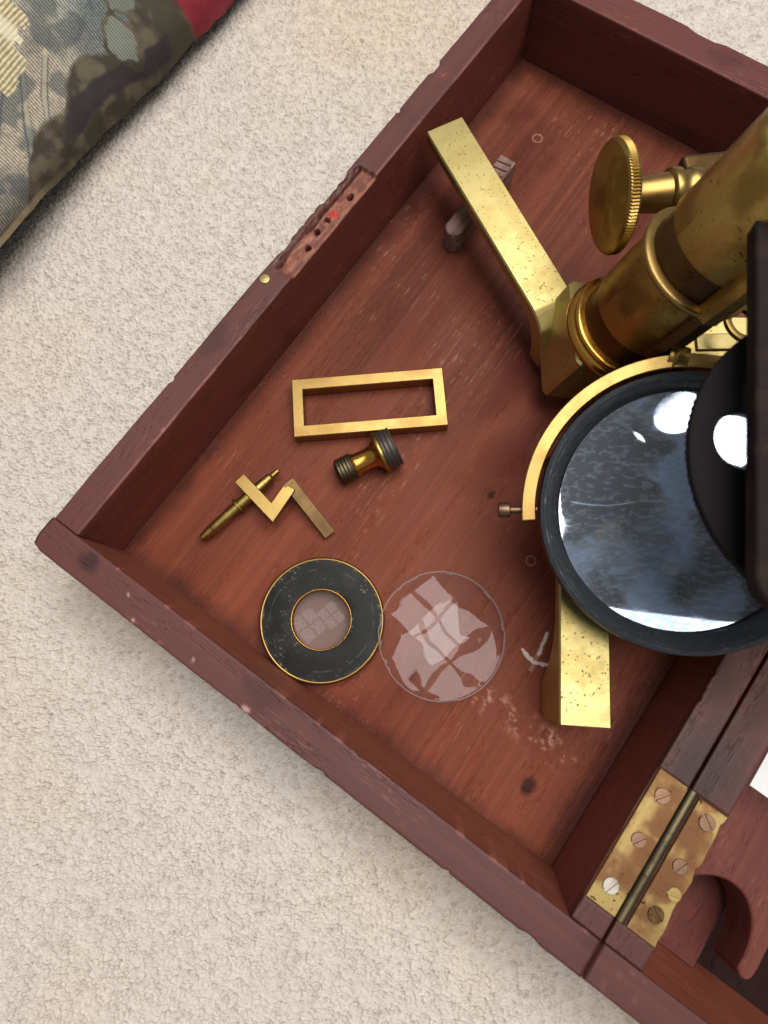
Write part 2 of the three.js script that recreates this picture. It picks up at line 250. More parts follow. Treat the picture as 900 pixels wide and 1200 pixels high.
// ================================================================== the wooden case
const box = thing('wooden_case', 'open reddish mahogany instrument case with hinged lid, lying on beige carpet', 'wooden case', V(0.12, CY, -0.17));
{
  const edgeWear = (q, s) => 0.0005 * (fbm(q * 40, 0, s, 3) - 0.5) + 0.0007 * sm(0.5, 0.6, vn(q * 24, 5, s + 3)) * sm(0.72, 0.9, vn(q * 260, 7, s + 1)) * sm(0.45, 0.7, vn(q * 40, 3, s + 2));
  const Y0 = -0.0062, TOP = H;
  // floor boards
  const fl = rbox(FW - 0.0004, 0.006, FL - 0.0004, 0.0002, 1).translate(FW / 2, -0.003, -FL / 2), p = fl.attributes.position, uv = fl.attributes.uv;
  for (let i = 0; i < p.count; i++) uv.setXY(i, p.getX(i) / FW, -p.getZ(i) / FL);
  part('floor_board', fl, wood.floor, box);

  // left wall, with the torn-out seat of the old lock
  const lock = (x, z) => { const e = 0.0016 * (fbm(x * 400, z * 260, 201, 3) - 0.5); return sm(-0.2142 + e, -0.2128 + e, z) * sm(-0.1462 + 2 * e, -0.1500 + 2 * e, z) * sm(-0.0112 + 2.2 * e - 0.0016 * sm(0.016, 0.0, Math.abs(z + 0.197)), -0.0096 + 2.2 * e, x); };
  const holes = [[-0.0044, -0.1982, 0.0016], [-0.0057, -0.1821, 0.0011], [-0.0060, -0.1742, 0.0013], [-0.0041, -0.1648, 0.0015]];
  part('side_wall', wornBar('z', [-0.0135, Y0, -FL + 0.0002], [0, TOP, -0.0001], 0.0009, 0.0006, 26, (q, t) => {
    const [x, y, z] = q, up = sm(TOP - 0.012, TOP - 0.001, y), outer = sm(-0.0115, -0.0135, x), inner = sm(-0.003, 0, x);
    q[0] += outer * up * (edgeWear(z, 301) * 1.3 + 0.0018 * sm(0.0055, 0.002, Math.abs(z + 0.2815)));
    q[0] -= inner * up * edgeWear(z, 311) * 0.6;
    const ragged = sm(0.034, 0.028, Math.abs(z + 0.181)) * outer * up; q[0] += ragged * (0.0002 + 0.0022 * sm(0.40, 0.70, fbm(z * 75, 2, 321, 4)));
    const k = lock(x, z) * sm(TOP - 0.0016, TOP - 0.0006, y);
    if (k > 0.01) {
      const rough = fbm(x * 420, z * 200, 331, 4); q[1] -= k * (0.0017 + 0.0006 * (rough - 0.5));
      const pz = Math.abs(z + 0.1750), px = Math.abs(x + 0.0060), plate = sm(0.0046, 0.0040, pz) * sm(0.0030, 0.0025, px), rimK = plate * Math.max(sm(0.0030, 0.0036, pz), sm(0.0016, 0.0021, px)); q[1] += (rimK * 0.0006 - plate * 0.0003) * k;
      const split = sm(0.0006, 0.0002, Math.abs(x + 0.0091 + 0.0016 * (fbm(z * 120, 4, 333, 3) - 0.5))) * sm(0.5, 0.6, vn(z * 90, 1, 335) + 0.25); q[1] -= split * 0.0016 * k;
      let raw = mix3([2.7, 3.0, 2.2], [1.5, 1.4, 1.15], sm(0.40, 0.70, rough)); raw = mix3(raw, [1.2, 1.15, 1.1], plate * 0.5); raw = mix3(raw, [2.6, 3.4, 3.4], rimK * 0.45);
      const ring0 = sm(0.0005, 0.0002, Math.abs(Math.hypot(x + 0.0048, z + 0.1899) - 0.0012)); raw = mix3(raw, [0.9, 0.8, 0.75], ring0 * 0.7);
      const grey = sm(-0.0078, -0.0092, x + 0.002 * (fbm(z * 160, 2, 338, 3) - 0.5)); raw = mix3(raw, [0.95, 1.05, 1.0], grey * 0.85);
      raw = mix3(raw, [0.35, 0.3, 0.3], split * 0.8);
      if (Math.abs(x + 0.0050) < 0.0019 + 0.0008 * (vn(x * 900, z * 900, 336) - 0.5) && Math.abs(z + 0.1862) < 0.0020 + 0.0010 * (vn(x * 900, z * 900, 339) - 0.5)) raw = [4.2, 0.75, 0.75];
      for (const [hx, hz, hr] of holes) { const d = Math.hypot(x - hx, z - hz) + 0.0011 * (vn(x * 1300, z * 1300, 337) - 0.5), hk = sm(hr * 1.15, hr * 0.75, d); q[1] -= hk * 0.0045; raw = mix3(raw, [0.08, 0.07, 0.07], hk); }
      for (let i = 0; i < 3; i++) t[i] = mix(t[i], raw[i], k);
    }
    const lipShadow = sm(0.0006, 0.0, Math.abs(z + 0.2138)) * sm(TOP - 0.002, TOP, y); for (let i = 0; i < 3; i++) t[i] *= 1 - 0.6 * lipShadow;  // dark line paints in the shadow of the recess edge
    const lineK = sm(0.0009, 0.0003, Math.abs(x + 0.0004)) * sm(TOP - 0.0012, TOP - 0.0002, y) * (1 - k) * sm(0.35, 0.6, fbm(z * 70, 9, 343, 3)); t[0] += 0.9 * lineK; t[1] += 1.0 * lineK; t[2] += 1.0 * lineK;
    const scrape = sm(0.005, 0.001, Math.hypot((x + 0.0078) * 0.8, z + 0.280)) * sm(0.45, 0.7, fbm(x * 900, z * 500, 341, 2)); for (let i = 0; i < 3; i++) t[i] *= 1 + 0.9 * scrape * up;
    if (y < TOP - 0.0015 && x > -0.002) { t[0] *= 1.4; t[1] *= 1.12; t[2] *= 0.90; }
  }), wood.rim, box);
  part('brass_pin', at(clean([projectUV(lathe([[0, 0.0004], [0.0020, 0.0003], [0.0026, 0.0001], [0.0028, -0.001]], 20))]), -0.0099, TOP + 0.0002, -0.1398), brass.pale, box, 'small pale metal pin set in the rim');

  const litInnerFace = (q, t, face) => { if (face) { t[0] *= 1.8; t[1] *= 1.65; t[2] *= 1.2; } };  // brighter orange tint paints light on the front wall inner face
  part('front_wall', wornBar('x', [-0.0142, Y0, 0], [0.2525, TOP, 0.0142], 0.0010, 0.0012, 12, (q, t) => {
    const [x, y, z] = q, up = sm(TOP - 0.012, TOP - 0.001, y), outer = sm(0.012, 0.014, z), inner = sm(0.0022, 0, z);
    q[2] -= outer * up * edgeWear(x, 401) * 1.1; q[2] += inner * up * edgeWear(x, 411) * 0.7;
    const corner = sm(0.006, 0, Math.hypot(x + 0.0142, z - 0.0142)); q[0] += 0.0010 * corner * up; q[2] -= 0.0010 * corner * up;
    litInnerFace(q, t, y < TOP - 0.0014 && z < 0.002); if (z < 0.002) q[2] -= mix(0.0008, 0.0050, x / 0.24) * Math.max(0, (TOP - 0.001 - y) / (TOP - 0.001));
    const stain = sm(0.0052, 0.002, Math.hypot((x - 0.0115) * 0.75, z - 0.0052) + 0.0016 * (vn(x * 600, z * 600, 421) - 0.5)) * up; for (let i = 0; i < 3; i++) t[i] *= 1 - 0.55 * stain + (i === 2 ? 0.12 * stain : 0);
    for (const [cx, cz, cr] of [[0.1006, 0.0128, 0.0017], [0.0420, 0.0130, 0.0008], [0.0335, 0.0060, 0.0007], [0.072, 0.0105, 0.0007]]) { const k = sm(cr, cr * 0.4, Math.hypot((x - cx) * 0.8, z - cz) + 0.0008 * (vn(x * 1600, z * 1600, 431) - 0.5)); t[0] += k * 3.2; t[1] += k * 6; t[2] += k * 6; }
    const scar = sm(0.0008, 0.0002, Math.abs(z - 0.0004)) * sm(0.72, 0.85, vn(x * 300, 5, 441)) * up; t[0] += scar * 1.4; t[1] += scar * 1.6; t[2] += scar * 1.6;
  }), wood.rim, box);
  part('back_wall', wornBar('x', [-0.0135, Y0, -0.3725], [0.2525, TOP, -FL], 0.0010, 0.0016, 10, (q, t) => {
    const [x, y, z] = q, up = sm(TOP - 0.012, TOP - 0.001, y), outer = sm(-0.370, -0.3725, z);
    q[2] += outer * up * (edgeWear(x, 451) * 1.6 + 0.0016 * sm(0.012, 0.004, Math.abs(x - 0.088))); t[0] *= 1.05; t[1] *= 0.82; t[2] *= 0.8;
  }), wood.rim, box);
  const stainAt = (x, z) => sm(0.034, 0.004, Math.hypot((x - 0.254) * 1.5, (z + 0.071) * 1.0) + 0.012 * (fbm(x * 160, z * 160, 461, 3) - 0.5)) * sm(-0.0600, -0.0640, z);
  const paleSpeck = (t, x, z, s) => { const k = 0.5 * sm(0.80, 0.92, vn(x * 520, z * 520, s)) * sm(0.5, 0.7, fbm(x * 70, z * 70, s + 1, 2)); t[0] += 0.9 * k; t[1] += 1.1 * k; t[2] += 1.1 * k; };
  const hingeWall = (s) => (q, t) => {
    const [x, y, z] = q, up = sm(TOP - 0.012, TOP - 0.001, y);
    if (y > TOP - 0.002) { const k = stainAt(x, z) * 0.62; t[0] *= 1 - k; t[1] *= 1 - 0.85 * k; t[2] *= 1 - 0.7 * k; if (z > -0.0095) { t[0] *= 0.75; t[1] *= 0.72; t[2] *= 0.75; } paleSpeck(t, x, z, s); }
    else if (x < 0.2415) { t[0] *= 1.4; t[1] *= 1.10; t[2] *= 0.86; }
    const inn = sm(0.243, 0.240, x) * up; q[0] += inn * edgeWear(z, s + 5) * 0.8 + inn * 0.0012 * sm(0.004, 0.001, Math.abs(z + 0.094)) * vn(z * 900, 1, s);
    if (y > TOP - 0.0012 && z > -0.0622 && z < -0.0092) q[1] -= 0.0011;            // the bed let in for the hinge leaf
  };
  part('hinge_wall', wornBar('z', [0.240, Y0, -FL + 0.0002], [0.2525, TOP, -0.0001], 0.0006, 0.0008, 16, hingeWall(471)), wood.rim, box);

  // wooden rest that the foot of the instrument lies on
  {
    const s = new THREE.Shape(); const w = 0.0047, L = 0.0275;
    s.moveTo(-w, -L); s.lineTo(w, -L); s.lineTo(w, L - w); s.absarc(0, L - w, w, 0, Math.PI, false); s.lineTo(-w, -L);
    const body = extrude(s, 0.015, 0.0008, 1).rotateX(-Math.PI / 2);                // shape y becomes -z
    body.rotateY(Math.PI); const list = [body.translate(0.0366, 0.0, -0.2527)];
    for (let i = 0; i < 3; i++) list.push(rbox(0.0078, 0.0016, 0.0022, 0.0005).rotateY(0.12).translate(0.0366, 0.0152, -0.2765 + i * 0.0042));
    part('wooden_rest', projectUV(clean(list.map((g) => crisp(g, 40)))), wood.grey, box, 'greyish worn wooden rest under the foot');
  }

  // ------- lid, hinged and laid open to the right
  const lid = holder('lid', box, 'hinged mahogany lid laid open beside the tray');
  const LX = 0.2536, LI = 0.2690, LR = 0.500;
  part('side_wall', wornBar('z', [LX, Y0, -FL + 0.0002], [LI, TOP, -0.0001], 0.0006, 0.0008, 16, hingeWall(481)), wood.rim, lid);
  part('front_wall', wornBar('x', [LX, Y0, 0], [LR, TOP, 0.0140], 0.0008, 0.0016, 10, (q, t) => { const [x, y, z] = q, up = sm(TOP - 0.012, TOP - 0.001, y); q[2] += sm(0.0022, 0, z) * up * edgeWear(x, 491); if (y < TOP - 0.0014 && z < 0.002) { t[0] *= 1.8; t[1] *= 1.5; t[2] *= 1.0; } if (z < 0.002) q[2] -= 0.0105 * Math.max(0, (TOP - 0.001 - y) / (TOP - 0.001)); paleSpeck(t, x, z, 493); }), wood.rim, lid);  // inner face tint brightened, light painted into the wood colour
  part('back_wall', white(projectUV(rbox(LR - LX, TOP - Y0, 0.0172, 0.0006).translate((LX + LR) / 2, (TOP + Y0) / 2, -0.3639), 0)), wood.rim, lid);
  part('far_wall', white(projectUV(rbox(0.0125, TOP - Y0, FL - 0.0004, 0.0006).translate(LR - 0.0063, (TOP + Y0) / 2, -FL / 2), 2)), wood.rim, lid);
  part('panel', white(projectUV(rbox(LR - LI - 0.013, 0.006, FL - 0.0006, 0.0002, 1).translate((LI + LR - 0.0128) / 2, -0.001, -FL / 2), 2)), wood.deepShadow, lid);
  part('shelf', white(projectUV(rbox(0.0310, 0.006, 0.058, 0.0004, 1).translate(LI + 0.0158, 0.0075, -0.0370), 2)), wood.lid, lid);
  // fitted board with a round cut-out and a hooked end
  const b = new THREE.Shape(), X = (x) => x - LI, Z = (z) => -z;
  b.moveTo(X(LI + 0.0003), Z(-0.0345)); b.lineTo(X(LI + 0.0003), Z(-0.330)); b.lineTo(X(0.470), Z(-0.330)); b.lineTo(X(0.470), Z(-0.105)); b.lineTo(X(0.3400), Z(-0.085)); b.lineTo(X(0.3050), Z(-0.0395));
  b.bezierCurveTo(X(0.3035), Z(-0.0330), X(0.3052), Z(-0.0250), X(0.3040), Z(-0.0205));
  b.bezierCurveTo(X(0.3030), Z(-0.0175), X(0.2993), Z(-0.0178), X(0.2985), Z(-0.0212));
  b.bezierCurveTo(X(0.2990), Z(-0.0300), X(0.2965), Z(-0.0400), X(0.2880), Z(-0.0430));
  b.bezierCurveTo(X(0.2810), Z(-0.0450), X(0.2735), Z(-0.0405), X(LI + 0.0003), Z(-0.0345));
  part('fitted_board', white(projectUV(crisp(extrude(b, 0.019, 0.0006, 1).rotateX(-Math.PI / 2), 35).translate(LI, 0.0165, 0), 2, [0.05, 0.02])), wood.lid, lid, 'fitted inner board with a round hooked cut-out');

  // ------- brass butt hinge
  const hg = holder('brass_hinge', box, 'tarnished brass butt hinge joining tray and lid');
  const leaf = (x0, x1, z0, z1, torn) => {
    const s = new THREE.Shape(); s.moveTo(x0, -z1); const n = 26;
    s.lineTo(x1, -z1); for (let i = 1; i < n; i++) { const q = i / n; s.lineTo(x1 - torn * 0.0009 * sm(0.3, 0.8, vn(q * 14, 1, 555)), -mix(z1, z0, q)); } s.lineTo(x1, -z0); s.lineTo(x0, -z0); s.closePath();
    return projectUV(crisp(extrude(s, 0.0016, 0.0002).rotateX(-Math.PI / 2), 30)).translate(0, TOP - 0.0013, 0);
  };
  part('leaf', leaf(0.2404, 0.25235, -0.0622, -0.0092, 0), brass.hinge, hg);
  part('leaf', leaf(0.2572, 0.2687, -0.0616, -0.0092, 1), brass.hinge, hg);
  const seg3 = [[-0.0622, -0.0448], [-0.0446, -0.0272], [-0.0270, -0.0092]];
  seg3.forEach(([a, c], i) => part('knuckle', projectUV(new THREE.CylinderGeometry(0.0020, 0.0020, c - a, 20).rotateX(Math.PI / 2).translate(0.2548, TOP - 0.0014, (a + c) / 2)), brass.barrel, hg));
  const screw = (x, z, r, a, m, label) => {                       // round head with a sawn slot
    const half = (sgn) => { const s = new THREE.Shape(), e = Math.asin(0.17), o = sgn > 0 ? 0 : Math.PI; s.absarc(0, 0, r, o + e, o + Math.PI - e, false); s.closePath(); return extrude(s, 0.0007, 0.00015, 1, 14); };
    const g = [half(1), half(-1), new THREE.CylinderGeometry(r * 1.0, r * 1.0, 0.0004, 24).rotateX(Math.PI / 2).translate(0, 0, 0.0001)];
    part('screw', projectUV(clean(g.map((q) => crisp(q, 35)))).rotateX(-Math.PI / 2).rotateY(a).translate(x, TOP + 0.0001, z), m, hg, label);
  };
  screw(0.2457, -0.0541, 0.0029, 0.95, brass.screw); screw(0.2462, -0.0361, 0.0027, 1.0, brass.screw); screw(0.2459, -0.0172, 0.0029, 1.2, brass.steel, 'brighter steel screw');
  screw(0.2634, -0.0556, 0.0030, -0.6, brass.screw); screw(0.2626, -0.0372, 0.0027, 1.2, brass.screw); screw(0.2655, -0.0280, 0.0025, 0.3, brass.hinge); screw(0.2635, -0.0186, 0.0029, -0.5, brass.dark);
}

// ================================================================== white card on the lid board
{
  const t = textures(128, 192, (u, v) => { const k = sm(0.45, 0.7, fbm(u * 5, v * 7, 640, 3)) * sm(0.3, 0.0, Math.abs(u - 0.55)) * sm(0.9, 0.3, v); return { c: mix3([236, 238, 234], [104, 122, 134], k * 0.85), r: 0.5, h: 0.5 }; });
  const g = rbox(0.034, 0.0008, 0.046, 0.0002, 1), p = g.attributes.position, uv = g.attributes.uv; for (let i = 0; i < p.count; i++) uv.setXY(i, p.getX(i) / 0.034 + 0.5, 0.5 - p.getZ(i) / 0.046);
  const m = new THREE.Mesh(g, std({ map: t.map, roughness: 0.5 })); m.name = 'white_card'; m.position.set(0.2895, 0.0359, -0.0998); m.castShadow = m.receiveShadow = true;
  m.userData = { label: 'small white card with a grey-blue smudge on the lid board at right', category: 'card' }; scene.add(m);
}

// ================================================================== the brass microscope
const P0 = V(0.1362, 0.045, -0.2065), AX = V(0.2041, 0.96, -0.1919).normalize(), ER = V(0.8127, 0, -0.5827), ED = V(0.5771, 0, 0.8167);
const ms = thing('brass_microscope', 'old brass microscope with round black framed mirror, standing in the case', 'microscope', V(0.136, 0, -0.206));
const stageY = 0.124;
{
  const up = (d) => { const q = d.clone().addScaledVector(AX, -d.dot(AX)); return q.normalize(); };
  const onAxis = (pts, n = 72) => projectUV(lathe(pts, n), 1).applyMatrix4(yAlong(AX, P0));
  // feet: flat topped arched bars
  const foot = (from, to, w, low = true) => {
    const d = to.clone().sub(from), L = Math.hypot(d.x, d.z), dir = V(d.x / L, 0, d.z / L), top = 0.036, s = new THREE.Shape();
    s.moveTo(-0.006, 0.008); s.bezierCurveTo(-0.004, 0.026, 0.0, top - 0.002, 0.012, top); s.lineTo(L, top);
    if (low) { s.lineTo(L, 0.010); s.bezierCurveTo(L, 0.002, L - 0.004, 0.0002, L - 0.009, 0.0002); s.bezierCurveTo(L - 0.020, 0.0004, L - 0.016, 0.020, L - 0.040, 0.0285); } else { s.lineTo(L, 0.0305); s.lineTo(L - 0.040, 0.0300); } s.bezierCurveTo(L - 0.055, 0.030, 0.03, 0.030, 0.016, 0.029); s.bezierCurveTo(0.008, 0.027, 0.004, 0.018, 0.003, 0.008); s.closePath();
    const g = crisp(extrude(s, w, 0.0007, 1, 16).translate(0, 0, -w / 2), 28);
    return projectUV(g, 0).applyMatrix4(basis(dir, V(0, 1, 0), dir.clone().cross(V(0, 1, 0)), V(from.x, 0, from.z)));
  };
  part('foot', foot(V(0.1125, 0, -0.2028), V(0.0077, 0, -0.2605), 0.0203, false), brass.pale, ms);
  part('foot', foot(V(0.1480, 0, -0.1610), V(0.2117, 0, -0.0590), 0.0203), brass.pale, ms);
  part('foot', foot(V(0.1440, 0, -0.2155), V(0.2050, 0, -0.2560), 0.0203), brass.pale, ms);
  // hub block
  {
    const s = new THREE.Shape(), a = 0.0208, c = 0.0020; s.moveTo(-a + c, -a); s.lineTo(a - c, -a); s.lineTo(a, -a + c); s.lineTo(a, a - c); s.lineTo(a - c, a); s.lineTo(-a + c, a); s.lineTo(-a, a - c); s.lineTo(-a, -a + c); s.closePath();
    const g = crisp(extrude(s, 0.031, 0.0010, 1), 30).rotateX(-Math.PI / 2);
    part('hub', projectUV(g).applyMatrix4(basis(up(ER), AX, up(ER).cross(AX), P0.clone().addScaledVector(AX, -0.0332).addScaledVector(up(ED), -0.0030).addScaledVector(up(ER), -0.0005))), brass.pale, ms);
  }
  const R = 0.0215;
  part('base_ring', onAxis([[R - 0.002, -0.0022], [R + 0.0035, -0.0022], [R + 0.0042, -0.0012], [R + 0.0042, 0.0004], [R + 0.0030, 0.0018], [R + 0.0022, 0.0020], [R + 0.0024, 0.0024], [R + 0.0030, 0.0034], [R + 0.0026, 0.0046], [R + 0.0012, 0.0052], [R - 0.002, 0.0053]], 96), brass.lacquer, ms);
  part('pillar_reflection_band', onAxis([[R - 0.0008, 0.004], [R - 0.0008, 0.017]]), brass.dark, ms);  // darker brass paints the reflection above the base ring
  part('pillar_tube', onAxis([[R - 0.001, 0.0155], [R, 0.0158], [R, 0.046], [R - 0.001, 0.0462]]), brass.aged, ms);
  part('collar_ring', onAxis([[R - 0.001, 0.0452], [R + 0.0014, 0.0454], [R + 0.0020, 0.0462], [R + 0.0020, 0.0472], [R + 0.0012, 0.0482], [R - 0.0015, 0.0484]], 96), brass.gold, ms);
  part('upper_reflection_band', onAxis([[R - 0.0016, 0.047], [R - 0.0016, 0.061]]), brass.dark, ms);  // reflection above the collar, painted as a darker brass band
  part('upper_tube', onAxis([[R - 0.0018, 0.0592], [R - 0.0006, 0.0596], [R - 0.0006, 0.094], [R - 0.0025, 0.0965], [0.012, 0.099], [0.006, 0.101], [0, 0.1012]]), brass.aged, ms);
  // square bar up the front of the pillar
  const o = up(ED), barM = (s, off, side = 0) => basis(o.clone().cross(AX).negate(), AX, o, P0.clone().addScaledVector(AX, s).addScaledVector(o, off).addScaledVector(o.clone().cross(AX).negate(), side));
  {
    const s = new THREE.Shape(); const w = 0.0048; s.moveTo(-w, 0); s.lineTo(w, 0); s.lineTo(w, 0.0035); s.lineTo(w - 0.0022, 0.006); s.lineTo(-w + 0.0022, 0.006); s.lineTo(-w, 0.0035); s.closePath();
    const g = (L) => crisp(extrude(s, L, 0.0003), 25).applyMatrix4(basis(V(-1, 0, 0), V(0, 0, 1), V(0, 1, 0)));
    part('slide_bar', projectUV(g(0.027)).applyMatrix4(barM(0.0185, R - 0.0022)), brass.dark, ms);
    part('rack_bar', projectUV(g(0.046)).applyMatrix4(barM(0.0462, R - 0.0018)), brass.aged, ms);
  }
  // focus knob with milled edge, and its spindle
  {
    const kc = V(0.1008, 0.070, -0.2378), kd = V(-0.745, 0.03, 0.665).normalize(), m = yAlong(kd, kc), n = 220;
    const rim = (r, y) => [r, y];
    const prof = [rim(0, 0), rim(0.0185, 0), rim(0.0205, -0.0003), rim(0.0214, -0.0011), rim(0.0218, -0.0018), rim(0.0218, -0.0044), rim(0.0210, -0.0054), rim(0.019, -0.0056), rim(0, -0.0054)];
    const g = lathe(prof, n), p = g.attributes.position;
    for (let i = 0; i < p.count; i++) { const x = p.getX(i), y = p.getY(i), z = p.getZ(i), r = Math.hypot(x, z); if (r > 0.0213 && y < -0.0012) { const k = (Math.floor(i / prof.length) % 2) ? 0.985 : 1.006; p.setX(i, x * k); p.setZ(i, z * k); } }
    part('focus_knob', projectUV(crisp(g, 12)).applyMatrix4(m), brass.aged, ms);
    part('knob_spindle', projectUV(lathe([[0.0062, -0.006], [0.0066, -0.010], [0.0078, -0.0245], [0.0078, -0.0248], [0.0090, -0.0252], [0.0094, -0.0262], [0.0094, -0.0290], [0.0080, -0.0300], [0.0080, -0.0330], [0.0088, -0.0335], [0.0088, -0.0375], [0.0070, -0.038], [0.0070, -0.062]], 48), 1).applyMatrix4(m), brass.gold, ms);
    part('pinion_box', projectUV(rbox(0.020, 0.020, 0.034, 0.002).applyMatrix4(basis(V(kd.x, 0, kd.z).normalize().negate(), V(0, 1, 0), V(kd.x, 0, kd.z).normalize().negate().cross(V(0, 1, 0)), kc.clone().addScaledVector(kd, -0.056).add(V(-0.008, -0.004, 0.012))))), brass.dark, ms);
  }
  // mirror in its fork
  const mc = V(0.1940, 0.065, -0.1436), mn = V(-0.0492, 0.9795, 0.1955).normalize(), mx = ER.clone().addScaledVector(mn, -ER.dot(mn)).normalize(), mz = mx.clone().cross(mn), MM = basis(mx, mn, mz, mc);
  const MR = 0.0534;
  {
    const prof = [[0.0440, -0.0120], [0.0530, -0.0120], [0.0534, -0.0112], [0.0534, -0.0030], [0.0534, -0.0012], [0.0529, -0.0001], [0.0515, 0.0005], [0.0508, 0.0003], [0.0503, -0.0004], [0.0497, -0.0006], [0.0488, -0.0012], [0.0470, -0.0032], [0.0462, -0.0040], [0.0457, -0.0044], [0.0455, -0.0048], [0.0455, -0.0110], [0.0440, -0.0120]];
    const g = lathe(prof, 520), p = g.attributes.position;
    for (let i = 0; i < p.count; i++) { const j = i % prof.length, k = Math.floor(i / prof.length); if (j >= 2 && j <= 4 && k % 2) { p.setX(i, p.getX(i) * 0.9915); p.setZ(i, p.getZ(i) * 0.9915); } }
    const t = textures(512, 64, (u, v) => { const b = fbm(u * 160, v * 20, 700, 4), w = sm(0.62, 0.78, fbm(u * 300, v * 40, 705, 3)); return { c: mix3([58, 62, 67], [104, 100, 94], w * 0.5), r: 0.34 + 0.2 * (b - 0.5), h: 0.5 + 0.3 * (b - 0.5) }; });
    part('mirror_frame', toCreasedNormals(g.applyMatrix4(MM).toNonIndexed(), 0.5), std({ ...t, metalness: 0.25, bumpScale: 0.00006, roughness: 1 }), ms, 'round black lacquered frame with a milled edge');
    // concave silvered glass, dusty and spotted
    const sm2 = textures(1024, 1024, (u, v) => {
      const x = u - 0.5, y = v - 0.5, b = fbm(u * 9, v * 9, 710, 5), f = fbm(u * 40 + 3 * b, v * 90, 712, 4), dust = sm(0.86, 0.95, vn(u * 300, v * 300, 714)) * sm(0.45, 0.7, b);
      const hair = sm(0.0035, 0.0008, Math.abs(Math.hypot(x + 0.30, y - 0.60) - 0.57)) * sm(-0.46, -0.42, x) * sm(-0.16, -0.20, x);
      const k = Math.min(1, sm(0.45, 0.75, b) * 0.5 + sm(0.55, 0.8, f) * 0.35 + dust);
      const b3 = fbm(u * 3.2 + 0.6 * b, v * 3.2, 719, 3), haze = Math.min(0.75, 0.19 + 0.55 * sm(0.45, 0.72, b3) * (0.45 + 0.9 * f) + 0.16 * sm(0.48, 0.7, f) + 0.45 * dust + 0.4 * hair);
      return { c: mix3([200, 206, 212], [140, 158, 184], Math.min(1, haze * 1.4)), r: 0.03 + 0.10 * k * k + 0.3 * hair, h: 1 - haze };
    });
    const Rc = 0.30, rp = []; for (let i = 0; i <= 40; i++) { const r = 0.0456 * i / 40; rp.push([r, Rc - Math.sqrt(Rc * Rc - r * r) - 0.0090]); }
    const gg = lathe(rp, 96), q = gg.attributes.position, uv = gg.attributes.uv; for (let i = 0; i < q.count; i++) uv.setXY(i, 0.5 + q.getX(i) / 0.0915, 0.5 - q.getZ(i) / 0.0915);
    part('mirror_glass', gg.applyMatrix4(new THREE.Matrix4().makeRotationFromEuler(new THREE.Euler(0.076, 0, -0.07))).applyMatrix4(MM), std({ map: sm2.map, roughnessMap: sm2.roughnessMap, metalnessMap: sm2.bumpMap, roughness: 1, metalness: 1 }), ms, 'silvered concave mirror glass with smears and dust');
    // half-ring fork
    const s = new THREE.Shape(), e = 0.045; s.absarc(0, 0, 0.0600, -e, Math.PI + e, false); s.absarc(0, 0, 0.0547, Math.PI + e, -e, true); s.closePath();
    part('mirror_fork', projectUV(crisp(extrude(s, 0.0075, 0.0004, 1, 80).rotateX(-Math.PI / 2).translate(0, -0.0078, 0), 30)).applyMatrix4(MM), brass.gold, ms);
    for (const sgn of [-1, 1]) part('pivot_screw', projectUV(lathe([[0, 0.0090], [0.0026, 0.0090], [0.0030, 0.0084], [0.0030, 0.0048], [0.0026, 0.0042], [0.0014, 0.0040], [0.0014, -0.006]], 24).rotateZ(-sgn * Math.PI / 2).translate(sgn * 0.0600, -0.0035, sgn < 0 ? -0.002 : -0.002)).applyMatrix4(MM), brass.screw, ms);
    // stem that carries the fork on the slide bar
    const top = mc.clone().addScaledVector(mz, -0.0590).addScaledVector(mn, -0.004), to = P0.clone().addScaledVector(AX, 0.024).addScaledVector(o, R + 0.004), d = to.clone().sub(top), L = d.length();
    part('fork_stem', projectUV(lathe([[0.0052, -0.003], [0.0052, L * 0.3], [0.0062, L * 0.34], [0.0062, L * 0.5], [0.0045, L * 0.55], [0.0045, L]], 32), 1).applyMatrix4(yAlong(d.normalize(), top)), brass.aged, ms);
    part('stem_plate', projectUV(rbox(0.017, 0.0024, 0.0075, 0.0006)).applyMatrix4(basis(ER, V(0, 1, 0), ED, V(0.1715, 0.0490, -0.2215))), brass.pale, ms);
    part('stem_collar', projectUV(lathe([[0.006, 0], [0.0085, 0], [0.0090, 0.001], [0.0085, 0.002], [0.006, 0.002]], 40)).applyMatrix4(yAlong(AX, V(0.1745, 0.058, -0.2275))), brass.gold, ms);
  }
  // stage with apertures wheel below
  const sc = V(0.2155, 0.112, -0.1624);
  {
    const s = new THREE.Shape(), r = 0.0497; const ch = Math.asin(0.0435 / r); s.absarc(0, 0, r, -ch, Math.PI + ch, false); s.closePath();
    for (const [hx, hz, hr] of [[-0.0325, -0.0071, 0.0092], [-0.0010, -0.0105, 0.0098], [-0.0160, -0.0215, 0.0076], [0.018, 0.004, 0.0078], [0.020, -0.020, 0.006]]) { const h = new THREE.Path(); h.absarc(hx, -hz, hr, 0, Math.PI * 2, true); s.holes.push(h); }
    const g = crisp(extrude(s, 0.0030, 0.0003, 1, 180), 25), p = g.attributes.position; for (let i = 0; i < p.count; i++) { const x = p.getX(i), y = p.getY(i), q = Math.hypot(x, y); if (q > r - 0.0002) { const k = 1 + 0.0025 * Math.sign(Math.sin(Math.atan2(y, x) * 130)); p.setX(i, x * k); p.setY(i, y * k); } }
    const blk = phys({ color: new THREE.Color(0.010, 0.008, 0.009), roughness: 0.8, specularIntensity: 0.35 });
    part('aperture_wheel', projectUV(g.rotateX(-Math.PI / 2)).applyMatrix4(basis(ER, V(0, 1, 0), ED, sc)), blk, ms, 'black milled wheel of round apertures');
